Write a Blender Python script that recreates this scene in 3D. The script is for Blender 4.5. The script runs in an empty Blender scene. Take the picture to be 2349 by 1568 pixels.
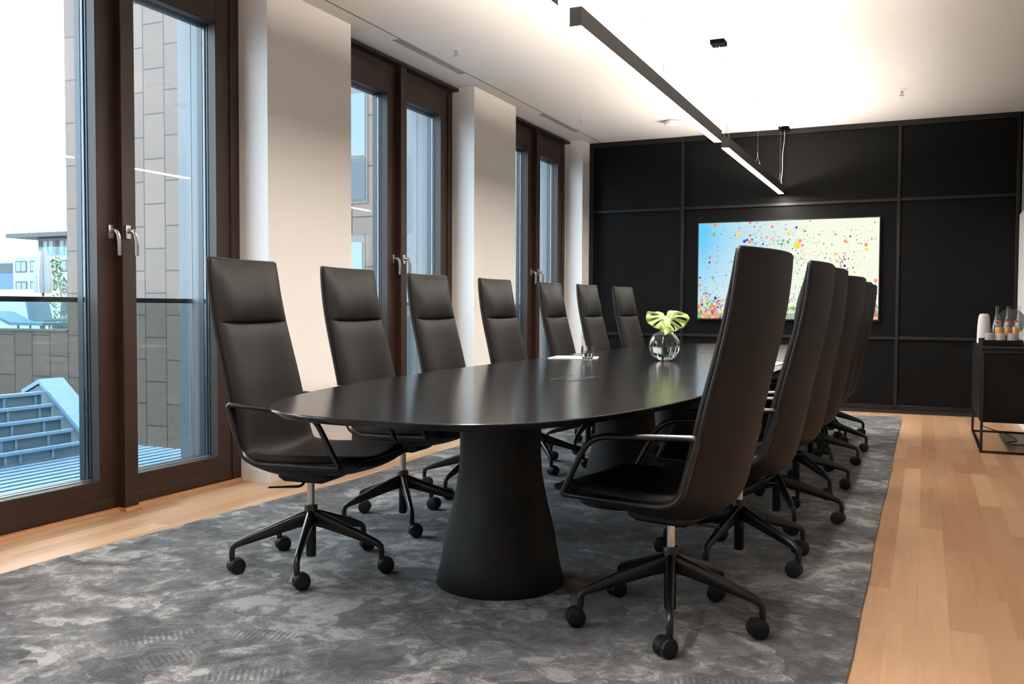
import bpy, bmesh, math, random
from mathutils import Vector, Matrix
C = bpy.context.scene.collection
SC = bpy.context.scene
R = math.radians
random.seed(7)
# ------------------------------------------------------------------ camera
H = 1.054
def make_camera():
    F, yaw, pit, rol = 2087.2, .4251, -.0364, .0039
    fw = Vector((-math.sin(yaw)*math.cos(pit), math.cos(yaw)*math.cos(pit), math.sin(pit)))
    r = Vector((math.cos(yaw), math.sin(yaw), 0)); up = r.cross(fw)
    r2 = math.cos(rol)*r+math.sin(rol)*up; u2 = -math.sin(rol)*r+math.cos(rol)*up
    cd = bpy.data.cameras.new('camera'); cd.sensor_width = 36; cd.lens = F*36/2349; cd.clip_start = .05; cd.clip_end = 400
    co = bpy.data.objects.new('camera', cd); C.objects.link(co)
    m = Matrix((r2, u2, -fw)).transposed().to_4x4(); m.translation = (0, 0, H); co.matrix_world = m
    SC.camera = co
make_camera()
SC.view_settings.view_transform = 'Standard'; SC.view_settings.look = 'None'
SC.view_settings.gamma = 1; SC.view_settings.use_curve_mapping = False
SC.view_settings.exposure = 0.5
cy = SC.cycles
cy.use_denoising = True; cy.max_bounces = 12; cy.diffuse_bounces = 6; cy.glossy_bounces = 6
cy.transmission_bounces = 10; cy.transparent_max_bounces = 24
cy.caustics_reflective = False; cy.caustics_refractive = False; cy.sample_clamp_indirect = 8
LAMP_DOWN, LAMP_UP, SKY, SCREEN = 155.0, 560.0, 9.0, 0.7
# ------------------------------------------------------------------ sky: bright white haze over +Y, clear blue behind
def make_world():
    w = bpy.data.worlds.new('sky'); SC.world = w; w.use_nodes = True
    nt = w.node_tree; nt.nodes.clear(); N = nt.nodes.new; L = nt.links.new
    tc = N('ShaderNodeTexCoord'); sx = N('ShaderNodeSeparateXYZ'); L(tc.outputs['Generated'], sx.inputs[0])
    mr = N('ShaderNodeMapRange'); mr.inputs['From Min'].default_value = -.5; mr.inputs['From Max'].default_value = .3
    L(sx.outputs['Y'], mr.inputs['Value'])
    mx = N('ShaderNodeMix'); mx.data_type = 'RGBA'
    mx.inputs['A'].default_value = (.62, .82, 1, 1); mx.inputs['B'].default_value = (.87, .94, 1, 1)
    L(mr.outputs['Result'], mx.inputs['Factor'])
    z = N('ShaderNodeMapRange'); z.inputs['From Min'].default_value = -.05; z.inputs['From Max'].default_value = .02
    L(sx.outputs['Z'], z.inputs['Value'])
    m2 = N('ShaderNodeMix'); m2.data_type = 'RGBA'; m2.inputs['A'].default_value = (.20, .22, .24, 1)
    L(z.outputs['Result'], m2.inputs['Factor']); L(mx.outputs['Result'], m2.inputs['B'])
    bg = N('ShaderNodeBackground'); bg.inputs['Strength'].default_value = SKY
    o = N('ShaderNodeOutputWorld'); L(m2.outputs['Result'], bg.inputs['Color']); L(bg.outputs[0], o.inputs[0])
make_world()
# ------------------------------------------------------------------ materials
M = {}
def nodes(name):
    m = bpy.data.materials.new(name); m.use_nodes = True; M[name] = m
    nt = m.node_tree; b = nt.nodes['Principled BSDF']
    return m, nt, b, nt.nodes.new, nt.links.new
def S(v): return tuple(((c/255)/12.92 if c/255 <= .04045 else ((c/255+.055)/1.055)**2.4) for c in v)+(1,)
def pm(name, col, rough=.5, metal=0., spec=.5, bump=0., bscale=200., sheen=0.):
    m, nt, b, N, L = nodes(name)
    b.inputs['Base Color'].default_value = col if len(col) == 4 else tuple(col)+(1,)
    b.inputs['Roughness'].default_value = rough; b.inputs['Metallic'].default_value = metal
    b.inputs['Specular IOR Level'].default_value = spec
    if sheen: b.inputs['Sheen Weight'].default_value = sheen
    if bump:
        tc = N('ShaderNodeTexCoord'); n = N('ShaderNodeTexNoise'); n.inputs['Scale'].default_value = bscale; n.inputs['Detail'].default_value = 4
        L(tc.outputs['Object'], n.inputs['Vector'])
        bp = N('ShaderNodeBump'); bp.inputs['Strength'].default_value = bump; bp.inputs['Distance'].default_value = .002
        L(n.outputs[0], bp.inputs['Height']); L(bp.outputs[0], b.inputs['Normal'])
    return m
def emit(name, col, s):
    m = bpy.data.materials.new(name); m.use_nodes = True; M[name] = m; nt = m.node_tree; nt.nodes.clear()
    e = nt.nodes.new('ShaderNodeEmission'); e.inputs[0].default_value = tuple(col)+(1,); e.inputs[1].default_value = s
    o = nt.nodes.new('ShaderNodeOutputMaterial'); nt.links.new(e.outputs[0], o.inputs[0]); return m
def thin_glass(name, tint=(.93, .97, .96), ior=1.5, refl=1.0):
    m = bpy.data.materials.new(name); m.use_nodes = True; M[name] = m; nt = m.node_tree; nt.nodes.clear()
    N = nt.nodes.new; L = nt.links.new
    t = N('ShaderNodeBsdfTransparent'); t.inputs[0].default_value = tint+(1,)
    g = N('ShaderNodeBsdfGlossy'); g.inputs['Roughness'].default_value = 0.0; g.inputs[0].default_value = (refl, refl, refl, 1)
    lw = N('ShaderNodeLayerWeight'); pw = N('ShaderNodeMath'); pw.operation = 'POWER'; pw.inputs[1].default_value = 5; L(lw.outputs['Facing'], pw.inputs[0])
    f0 = ((ior-1)/(ior+1))**2; f = N('ShaderNodeMath'); f.operation = 'MULTIPLY_ADD'; L(pw.outputs[0], f.inputs[0]); f.inputs[1].default_value = 1-f0; f.inputs[2].default_value = f0
    mx = N('ShaderNodeMixShader'); L(f.outputs[0], mx.inputs[0]); L(t.outputs[0], mx.inputs[1]); L(g.outputs[0], mx.inputs[2])
    o = N('ShaderNodeOutputMaterial'); L(mx.outputs[0], o.inputs[0]); return m
def glass(name, col=(1, 1, 1), ior=1.45, rough=0.):
    m, nt, b, N, L = nodes(name)
    b.inputs['Base Color'].default_value = tuple(col)+(1,); b.inputs['Transmission Weight'].default_value = 1
    b.inputs['Roughness'].default_value = rough; b.inputs['IOR'].default_value = ior; return m
def wood(name, pl_w=.0975, pl_l=1.1, c1=(217, 177, 139), c2=(176, 133, 97)):
    m, nt, b, N, L = nodes(name)
    tc = N('ShaderNodeTexCoord'); mp = N('ShaderNodeMapping'); mp.inputs['Rotation'].default_value = (0, 0, R(90))
    L(tc.outputs['Object'], mp.inputs['Vector'])
    br = N('ShaderNodeTexBrick'); br.offset = .37; br.offset_frequency = 2
    br.inputs['Scale'].default_value = 1; br.inputs['Brick Width'].default_value = pl_l; br.inputs['Row Height'].default_value = pl_w
    br.inputs['Mortar Size'].default_value = .0006; br.inputs['Color1'].default_value = (0, 0, 0, 1); br.inputs['Color2'].default_value = (1, 1, 1, 1)
    br.inputs['Mortar'].default_value = (.15, .15, .15, 1); br.inputs['Bias'].default_value = 0
    L(mp.outputs[0], br.inputs['Vector'])
    mp2 = N('ShaderNodeMapping'); mp2.inputs['Scale'].default_value = (14, .9, 14); L(tc.outputs['Object'], mp2.inputs['Vector'])
    ad = N('ShaderNodeMix'); ad.data_type = 'RGBA'; ad.blend_type = 'ADD'; ad.inputs['Factor'].default_value = 1
    sc = N('ShaderNodeVectorMath'); sc.operation = 'SCALE'; sc.inputs['Scale'].default_value = 7; L(br.outputs['Color'], sc.inputs[0])
    va = N('ShaderNodeVectorMath'); L(mp2.outputs[0], va.inputs[0]); L(sc.outputs[0], va.inputs[1])
    n = N('ShaderNodeTexNoise'); n.inputs['Scale'].default_value = 1.6; n.inputs['Detail'].default_value = 5; n.inputs['Distortion'].default_value = 1.2
    L(va.outputs[0], n.inputs['Vector'])
    mul = N('ShaderNodeMath'); mul.operation = 'MULTIPLY_ADD'; L(br.outputs['Color'], mul.inputs[0]); mul.inputs[1].default_value = .8
    s2 = N('ShaderNodeMath'); s2.operation = 'MULTIPLY_ADD'; L(n.outputs[0], s2.inputs[0]); s2.inputs[1].default_value = .8; s2.inputs[2].default_value = -.22
    L(s2.outputs[0], mul.inputs[2])
    cr = N('ShaderNodeValToRGB'); cr.color_ramp.elements[0].color = S(c2); cr.color_ramp.elements[1].color = S(c1)
    L(mul.outputs[0], cr.inputs[0]); L(cr.outputs[0], b.inputs['Base Color'])
    b.inputs['Roughness'].default_value = .36; b.inputs['Specular IOR Level'].default_value = .5
    return m
def rug_mat():
    m, nt, b, N, L = nodes('rug_pile')
    tc = N('ShaderNodeTexCoord')
    def noise(scale, det, vec=None, dist=0., rough=.5):
        n = N('ShaderNodeTexNoise'); n.inputs['Scale'].default_value = scale; n.inputs['Detail'].default_value = det
        n.inputs['Distortion'].default_value = dist; n.inputs['Roughness'].default_value = rough
        L(vec or tc.outputs['Object'], n.inputs['Vector']); return n
    big = noise(2.6, 6, None, 1.4, .66); mid = noise(10, 5, None, 1.3, .65); fine = noise(150, 3)
    # brushed strokes: stretched cells with sharp edges
    mp = N('ShaderNodeMapping'); mp.inputs['Rotation'].default_value = (0, 0, R(25)); mp.inputs['Scale'].default_value = (2.2, 4.2, 1)
    wv = N('ShaderNodeVectorMath'); w = noise(3.0, 3); L(w.outputs['Color'], wv.inputs[0])
    wv.operation = 'SCALE'; wv.inputs['Scale'].default_value = .9
    ad = N('ShaderNodeVectorMath'); L(tc.outputs['Object'], ad.inputs[0]); L(wv.outputs[0], ad.inputs[1]); L(ad.outputs[0], mp.inputs['Vector'])
    vo = N('ShaderNodeTexVoronoi'); vo.inputs['Scale'].default_value = 1.9; L(mp.outputs[0], vo.inputs['Vector'])
    sep = N('ShaderNodeSeparateColor'); L(vo.outputs['Color'], sep.inputs[0])
    def madd(a, k, c):
        x = N('ShaderNodeMath'); x.operation = 'MULTIPLY_ADD'; L(a, x.inputs[0]); x.inputs[1].default_value = k
        if isinstance(c, float): x.inputs[2].default_value = c
        else: L(c, x.inputs[2])
        return x.outputs[0]
    v = madd(big.outputs[0], 1.5, -.25); v = madd(mid.outputs[0], 1.25, v); v = madd(sep.outputs[0], .42, v)
    v = madd(fine.outputs[0], .55, v); v = madd(v, 1.0, -1.11)
    # ribbed shoe prints pressed into the pile
    for px, py, ang in ((-1.90, 2.30, 15), (-2.05, 2.0, 60), (-2.20, 2.13, 50), (-1.52, 1.86, 30), (-1.36, 1.80, 32), (-.52, 2.52, 20), (-1.75, 2.02, 35)):
        mp = N('ShaderNodeMapping'); mp.vector_type = 'TEXTURE'; mp.inputs['Location'].default_value = (px, py, 0); mp.inputs['Rotation'].default_value = (0, 0, R(ang))
        L(tc.outputs['Object'], mp.inputs['Vector']); sp = N('ShaderNodeSeparateXYZ'); L(mp.outputs[0], sp.inputs[0])
        ln = N('ShaderNodeVectorMath'); ln.operation = 'MULTIPLY'; ln.inputs[1].default_value = (1/.13, 1/.045, 0); L(mp.outputs[0], ln.inputs[0])
        le = N('ShaderNodeVectorMath'); le.operation = 'LENGTH'; L(ln.outputs[0], le.inputs[0])
        mk = N('ShaderNodeMapRange'); mk.inputs['From Min'].default_value = 1.15; mk.inputs['From Max'].default_value = .8; L(le.outputs['Value'], mk.inputs[0])
        sn = N('ShaderNodeMath'); sn.operation = 'MULTIPLY'; sn.inputs[1].default_value = 2*math.pi/.018; L(sp.outputs['X'], sn.inputs[0])
        si = N('ShaderNodeMath'); si.operation = 'SINE'; L(sn.outputs[0], si.inputs[0])
        mu = N('ShaderNodeMath'); mu.operation = 'MULTIPLY'; L(si.outputs[0], mu.inputs[0]); L(mk.outputs[0], mu.inputs[1]); v = madd(mu.outputs[0], .13, v)
    cr = N('ShaderNodeValToRGB'); e = cr.color_ramp.elements
    e[0].position = .22; e[0].color = S((49, 51, 54)); e[1].position = .80; e[1].color = S((154, 153, 152))
    a = e.new(.46); a.color = S((83, 85, 87)); a = e.new(.64); a.color = S((106, 107, 108))
    L(v, cr.inputs[0]); L(cr.outputs[0], b.inputs['Base Color'])
    b.inputs['Roughness'].default_value = .95; b.inputs['Specular IOR Level'].default_value = .1; b.inputs['Sheen Weight'].default_value = .25
    hh = madd(mid.outputs[0], .6, 0.0); hh = madd(fine.outputs[0], .25, hh); hh = madd(sep.outputs[0], .25, hh)
    bp = N('ShaderNodeBump'); bp.inputs['Strength'].default_value = .9; bp.inputs['Distance'].default_value = .018
    L(hh, bp.inputs['Height']); L(bp.outputs[0], b.inputs['Normal'])
    return m
def clad_mat():
    m, nt, b, N, L = nodes('stone_cladding')
    tc = N('ShaderNodeTexCoord'); sp = N('ShaderNodeSeparateXYZ'); L(tc.outputs['Object'], sp.inputs[0])
    cb = N('ShaderNodeCombineXYZ')
    a1 = N('ShaderNodeMath'); a1.inputs[1].default_value = -2.595+.8455*9; L(sp.outputs['Z'], a1.inputs[0])
    a2 = N('ShaderNodeMath'); a2.inputs[1].default_value = 15.70+.525*40; L(sp.outputs['X'], a2.inputs[0])
    L(a1.outputs[0], cb.inputs[0]); L(a2.outputs[0], cb.inputs[1])
    br = N('ShaderNodeTexBrick'); br.offset = .5; br.inputs['Scale'].default_value = 1
    br.inputs['Brick Width'].default_value = .8455; br.inputs['Row Height'].default_value = .525; br.inputs['Mortar Size'].default_value = .012
    br.inputs['Mortar Smooth'].default_value = 0
    br.inputs['Color1'].default_value = S((83, 66, 55)); br.inputs['Color2'].default_value = S((74, 59, 49)); br.inputs['Mortar'].default_value = S((12, 11, 10))
    L(cb.outputs[0], br.inputs['Vector'])
    n = N('ShaderNodeTexNoise'); n.inputs['Scale'].default_value = 1.2; n.inputs['Detail'].default_value = 3; L(tc.outputs['Object'], n.inputs['Vector'])
    hs = N('ShaderNodeHueSaturation'); mr = N('ShaderNodeMapRange'); mr.inputs['To Min'].default_value = .85; mr.inputs['To Max'].default_value = 1.12
    L(n.outputs[0], mr.inputs[0]); L(mr.outputs[0], hs.inputs['Value']); L(br.outputs['Color'], hs.inputs['Color']); L(hs.outputs[0], b.inputs['Base Color'])
    b.inputs['Roughness'].default_value = .6
    return m
def leaf_mat():
    m, nt, b, N, L = nodes('leaf_green')
    at = N('ShaderNodeAttribute'); at.attribute_name = 'vein'
    n = N('ShaderNodeTexNoise'); n.inputs['Scale'].default_value = 18; n.inputs['Detail'].default_value = 3
    tc = N('ShaderNodeTexCoord'); L(tc.outputs['Object'], n.inputs['Vector'])
    ad = N('ShaderNodeMath'); ad.operation = 'MULTIPLY_ADD'; L(n.outputs[0], ad.inputs[0]); ad.inputs[1].default_value = .5; L(at.outputs['Fac'], ad.inputs[2])
    cr = N('ShaderNodeValToRGB'); cr.color_ramp.elements[0].color = S((80, 120, 34)); cr.color_ramp.elements[1].color = S((206, 218, 148)); cr.color_ramp.elements[0].position = .1
    L(ad.outputs[0], cr.inputs[0]); L(cr.outputs[0], b.inputs['Base Color']); b.inputs['Roughness'].default_value = .35
    return m
def screen_mat():
    m = bpy.data.materials.new('screen_picture'); m.use_nodes = True; M['screen_picture'] = m; nt = m.node_tree; nt.nodes.clear()
    a = nt.nodes.new('ShaderNodeAttribute'); a.attribute_name = 'Col'
    e = nt.nodes.new('ShaderNodeEmission'); e.inputs[1].default_value = SCREEN
    o = nt.nodes.new('ShaderNodeOutputMaterial'); nt.links.new(a.outputs['Color'], e.inputs[0]); nt.links.new(e.outputs[0], o.inputs[0])
pm('white_plaster', S((243, 238, 233)), .85, spec=.2, bump=.05, bscale=60)
pm('grey_plaster', S((146, 140, 134)), .85, spec=.2)
pm('ceiling_paint', S((238, 234, 229)), .9, spec=.15)
pm('white_trim', S((235, 230, 226)), .5)
wood('oak_floor'); wood('oak_trim', .3, 5, (190, 140, 95), (170, 118, 76))
rug_mat(); pm('rug_edge', S((95, 90, 86)), .95)
pm('black_panel', S((10, 10, 10.5)), .5, spec=.10, bump=.06, bscale=300)
pm('bronze_frame', S((45, 28, 18)), .5, spec=.4)
pm('bronze_dark', S((26, 17, 12)), .5, spec=.4)
pm('blue_gasket', S((26, 34, 40)), .4)
pm('grey_metal', S((150, 155, 160)), .35, metal=.6)
pm('steel', (.62, .6, .57), .28, metal=1)
pm('chrome', (.75, .75, .75), .12, metal=1)
thin_glass('window_glass', (.97, .98, .975), 1.6)
thin_glass('rail_glass', (.66, .69, .68), 1.45)
thin_glass('terrace_glass', (.82, .97, .97), 1.3)
pm('leather', S((22, 20, 19)), .52, spec=.1, bump=.12, bscale=450)
pm('leather_back', S((29, 27, 26)), .55, spec=.2, bump=.15, bscale=450)
pm('black_metal', S((14, 14, 15)), .3, spec=.5)
pm('black_plastic', S((15, 15, 16)), .5, spec=.3)
pm('table_black', S((18, 18, 19)), .17, spec=.35)
pm('pedestal_black', S((10, 11, 12)), .6, spec=.35, bump=.04, bscale=200)
pm('slot_black', S((8, 8, 8)), .6)
pm('lamp_body', S((44, 41, 38)), .5)
emit('lamp_diffuser', (1, .915, .83), LAMP_DOWN); emit('lamp_uplight', (1, .905, .81), LAMP_UP)
pm('sideboard_black', S((7, 7, 7)), .55, spec=.15); pm('canopy_black', S((5, 5, 5)), .8, spec=.02); pm('batten_black', S((15, 15, 15)), .45, spec=.3)
pm('paper', S((245, 243, 240)), .8)
glass('clear_glass', (1, 1, 1), 1.45); glass('water', (.98, 1, .99), 1.333)
glass('juice', (.95, .55, .08), 1.34, .1); thin_glass('bottle_glass', (.90, .93, .92), 1.75); thin_glass('smoky_glass', (.5, .48, .47), 1.6); m_ = pm('cut_glass', (1, .99, .98), .12); m_.node_tree.nodes['Principled BSDF'].inputs['Transmission Weight'].default_value = .62; m_ = pm('disc_grey', S((74, 71, 69)), .25); m_.node_tree.nodes['Principled BSDF'].inputs['Alpha'].default_value = .6
pm('orange_juice', S((205, 130, 25)), .3); pm('red_cap', S((190, 50, 40)), .4); pm('label_black', S((30, 30, 30)), .5)
pm('speaker_fabric', S((205, 201, 197)), .95, bump=.4, bscale=500)
pm('stem_green', S((120, 140, 70)), .5); leaf_mat(); screen_mat()
pm('bezel_grey', S((150, 145, 140)), .6); pm('white_plastic', S((236, 233, 228)), .5)
clad_mat()
pm('roof_metal', S((121, 152, 180)), .4, metal=.2); pm('roof_panel', S((98, 116, 128)), .5); pm('gap_shade', S((36, 44, 50)), .8); pm('coping', S((66, 63, 60)), .6)
pm('reveal_metal', S((90, 92, 94)), .45); pm('flat_roof', S((120, 120, 120)), .9)
pm('wing_window', S((52, 55, 58)), .1, spec=.3); pm('sky_mirror', (.075, .09, .095), .02, metal=1)
pm('louvre_blue', S((75, 96, 104)), .4); pm('louvre_dark', S((14, 20, 24)), .5)
pm('terrace_white', S((175, 180, 180)), .8); pm('house_white', S((112, 111, 112)), .8); pm('house_glass', S((62, 78, 80)), .15); pm('house_dark', S((32, 38, 42)), .6)
pm('house_blue', S((52, 80, 120)), .7); pm('fabric_white', S((122, 124, 126)), .9); pm('lounger_grey', S((84, 104, 124)), .8)
pm('plant_green', S((60, 86, 46)), .7); pm('decking', S((85, 82, 76)), .8)
# ------------------------------------------------------------------ mesh helpers
class MB:
    def __init__(s): s.b = bmesh.new()
    def box(s, x0, x1, y0, y1, z0, z1):
        vs = [s.b.verts.new((x, y, z)) for x in (x0, x1) for y in (y0, y1) for z in (z0, z1)]
        for f in ((0, 1, 3, 2), (4, 6, 7, 5), (0, 4, 5, 1), (2, 3, 7, 6), (0, 2, 6, 4), (1, 5, 7, 3)): s.b.faces.new([vs[i] for i in f])
        return s
    def prism(s, pts, axis, a, b):
        """extrude 2D polygon pts along axis between a and b"""
        def P(p, t):
            return {'x': (t, p[0], p[1]), 'y': (p[0], t, p[1]), 'z': (p[0], p[1], t)}[axis]
        A = [s.b.verts.new(P(p, a)) for p in pts]; B = [s.b.verts.new(P(p, b)) for p in pts]; n = len(pts)
        s.b.faces.new(A); s.b.faces.new(B[::-1])
        for i in range(n): s.b.faces.new((A[i], A[(i+1) % n], B[(i+1) % n], B[i]))
        return s
    def tube(s, pts, r, n=10, closed=False, cap=True, sx=1., sy=1.):
        pts = [Vector(p) for p in pts]; k = len(pts); rs = r if isinstance(r, (list, tuple)) else [r]*k
        rings = []; up = None
        for i in range(k):
            a = pts[(i-1) % k] if (closed or i > 0) else pts[i]; c = pts[(i+1) % k] if (closed or i < k-1) else pts[i]
            d = (c-a).normalized()
            if up is None:
                up = Vector((0, 0, 1)) if abs(d.z) < .9 else Vector((1, 0, 0))
            u = (up-d*up.dot(d)).normalized(); v = d.cross(u); up = u
            rings.append([s.b.verts.new(pts[i]+(u*math.cos(2*math.pi*j/n)*sx+v*math.sin(2*math.pi*j/n)*sy)*rs[i]) for j in range(n)])
        for i in range(k if closed else k-1):
            A, B = rings[i], rings[(i+1) % k]
            for j in range(n): s.b.faces.new((A[j], A[(j+1) % n], B[(j+1) % n], B[j]))
        if cap and not closed: s.b.faces.new(rings[0][::-1]); s.b.faces.new(rings[-1])
        return s
    def cyl(s, a, b, r, n=20, r2=None): return s.tube([a, b], [r, r if r2 is None else r2], n)
    def lathe(s, prof, n=40, at=(0, 0, 0), capb=True, capt=True):
        rings = []
        for r, z in prof:
            if r < 1e-6: rings.append([s.b.verts.new((at[0], at[1], at[2]+z))])
            else: rings.append([s.b.verts.new((at[0]+r*math.cos(2*math.pi*j/n), at[1]+r*math.sin(2*math.pi*j/n), at[2]+z)) for j in range(n)])
        for A, B in zip(rings, rings[1:]):
            for j in range(n):
                j2 = (j+1) % n
                f = [A[0] if len(A) == 1 else A[j], *( [] if len(A) == 1 else [A[j2]]), *( [B[0]] if len(B) == 1 else [B[j2], B[j]])]
                s.b.faces.new(f)
        if capb and len(rings[0]) > 1: s.b.faces.new(rings[0][::-1])
        if capt and len(rings[-1]) > 1: s.b.faces.new(rings[-1])
        return s
    def grid(s, rows):
        V = [[s.b.verts.new(p) for p in r] for r in rows]
        for i in range(len(V)-1):
            for j in range(len(V[0])-1): s.b.faces.new((V[i][j], V[i][j+1], V[i+1][j+1], V[i+1][j]))
        return V
    def build(s, name, mat, parent=None, smooth=True, bevel=0., angle=40, keepn=False):
        if not keepn: bmesh.ops.recalc_face_normals(s.b, faces=s.b.faces[:])
        me = bpy.data.meshes.new(name); s.b.to_mesh(me); s.b.free()
        if mat: me.materials.append(M[mat])
        o = bpy.data.objects.new(name, me); C.objects.link(o)
        if parent is not None: o.parent = parent
        if smooth:
            me.polygons.foreach_set('use_smooth', [True]*len(me.polygons))
            try: me.set_sharp_from_angle(angle=R(angle))
            except Exception: pass
        if bevel:
            bv = o.modifiers.new('bevel', 'BEVEL'); bv.width = bevel; bv.segments = 2; bv.limit_method = 'ANGLE'; bv.harden_normals = False
        return o
def arc(c, r, a0, a1, n, f): return [f(c[0]+r*math.cos(R(a0+(a1-a0)*i/n)), c[1]+r*math.sin(R(a0+(a1-a0)*i/n))) for i in range(n+1)]
def round_path(pts, rads, n=5, closed=False):
    """polyline with rounded corners (Vectors)"""
    P = [Vector(p) for p in pts]; out = []; k = len(P)
    for i in range(k):
        r = rads[i]
        if (not closed and i in (0, k-1)) or r <= 0: out.append(P[i]); continue
        a, b, c = P[i-1], P[i], P[(i+1) % k]
        d1 = (a-b); d2 = (c-b); l = min(r, d1.length*.49, d2.length*.49); p1 = b+d1.normalized()*l; p2 = b+d2.normalized()*l
        for j in range(n+1):
            t = j/n; out.append(p1*(1-t)**2+b*2*t*(1-t)+p2*t*t)
    return out
def tag(o, label=None, cat=None, group=None, kind=None):
    if label: o['label'] = label
    if cat: o['category'] = cat
    if group: o['group'] = group
    if kind: o['kind'] = kind
    return o
def thing(name, label, cat, loc=(0, 0, 0), rz=0, group=None, kind=None):
    o = bpy.data.objects.new(name, None); o.empty_display_size = .1; C.objects.link(o)
    o.location = loc; o.rotation_euler = (0, 0, rz); return tag(o, label, cat, group, kind)
def copy_tree(o, parent=None):
    c = o.copy(); C.objects.link(c)
    if parent is not None: c.parent = parent
    for ch in list(o.children): copy_tree(ch, c)
    return c
def struct(mb, name, mat, label, cat, parent=None, **k):
    o = mb.build(name, mat, parent, **k); return tag(o, label, cat, None, 'structure')
# ------------------------------------------------------------------ room shell
ZC, XP, XF, YW, XR, YB = 2.972, -3.575, -3.79, 10.076, .838, -1.6
WINS = [(-.293, 1.566), (2.504, 4.363), (5.229, 7.088), (7.966, 9.826)]
struct(MB().box(XF-.12, 1.0, YB, 10.3, -.15, 0), 'floor', 'oak_floor', 'light oak strip parquet floor around the grey rug', 'floor', smooth=False)
struct(MB().box(-4.22, 1.0, YB, 10.3, ZC, ZC+.25), 'ceiling', 'ceiling_paint', 'white plaster ceiling above the long table', 'ceiling', smooth=False)
struct(MB().box(XR, XR+.15, YB, 10.3, 0, ZC), 'wall_right', 'grey_plaster', 'grey wall behind the black sideboard', 'wall', smooth=False)
struct(MB().box(-4.2, XR, YB-.15, YB, 0, ZC), 'wall_back', 'white_plaster', 'pale wall at the near end of the room', 'wall', smooth=False)
segs = [(YB, WINS[0][0])]+[(WINS[i][1], WINS[i+1][0]) for i in range(3)]+[(WINS[3][1], YW)]
struct(MB().box(XR-.02, XR, 8.95, YW-.06, 0, 1.98), 'door_1', 'white_trim', 'white door leaf in the grey right wall next to the end wall', 'door', smooth=False)
mb = MB()
for a, b in segs: mb.box(-4.20, XP, a, b, 0, ZC)
wl = struct(mb, 'wall_left', 'white_plaster', 'off white plaster piers between the tall dark windows', 'wall', smooth=False)
mb = MB()
for a, b in segs: mb.box(XP, XP+.012, a-.012 if a > YB else a, b+.012 if b < 10 else b, 0.0, .068); mb.box(XF+.01, XP, a-.012, a, 0.0, .068); mb.box(XF+.01, XP, b, b+.012, 0., .068) if b < 10 else None
struct(mb, 'baseboard_left', 'white_trim', 'low white skirting around the window piers', 'baseboard', smooth=False)
# thin shadow gap in the ceiling along the windows
struct(MB().box(-3.4405, -3.4335, YB, YW-.01, ZC-.0012, ZC+.002), 'trim_1', 'slot_black', 'thin dark shadow gap running along the ceiling by the windows', 'trim', smooth=False)
# end wall
struct(MB().box(-4.2, XR+.15, YW+.012, 10.3, 0, ZC), 'wall_end', 'black_panel', 'matt black panelled end wall carrying the big screen', 'wall', smooth=False)
mb = MB(); RX = [-3.545, -2.476, -.254, XR-.03]
def rail(x0, x1, z0, z1): mb.box(x0, x1, YW-.016, YW+.012, z0, z1)
for x in RX: rail(x-.016, x+.016, .06, ZC)
rail(XP, XP+.014, 0, ZC)
for a, b in zip(RX, RX[1:]):
    for z in (2.177, .77): rail(a+.016, b-.016, z-.016, z+.016)
    rail(a+.016, b-.016, ZC-.055, ZC); rail(a+.016, b-.016, .045, .085)
struct(mb, 'trim_2', 'batten_black', 'black batten grid dividing the end wall into panels', 'trim', bevel=.003)
struct(MB().box(XP, XR-.03, YW-.006, YW+.012, 0, .045), 'baseboard_end', 'slot_black', 'black skirting recess under the end wall panels', 'baseboard', smooth=False)
# quarter round oak strip at the foot of the windows
mb = MB()
def qround(x, y0, y1):
    pts = [(x, 0.0), (x+.02, 0.0)]+[(x+.02*math.cos(R(a)), .02*math.sin(R(a))) for a in (25, 50, 75)]+[(x, .02)]
    mb.prism(pts, 'y', y0, y1)
for a, b in WINS[1:]:
    c = (a+b)/2; qround(XF+.003, a, c); qround(XF+.003, c+.09, b); qround(-3.742, c-.012, c+.09); mb.box(XF, -3.73, c-.014, c-.002, 0, .018)
struct(mb, 'trim_3', 'oak_trim', 'oak quarter round strip along the window feet', 'trim')
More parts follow.
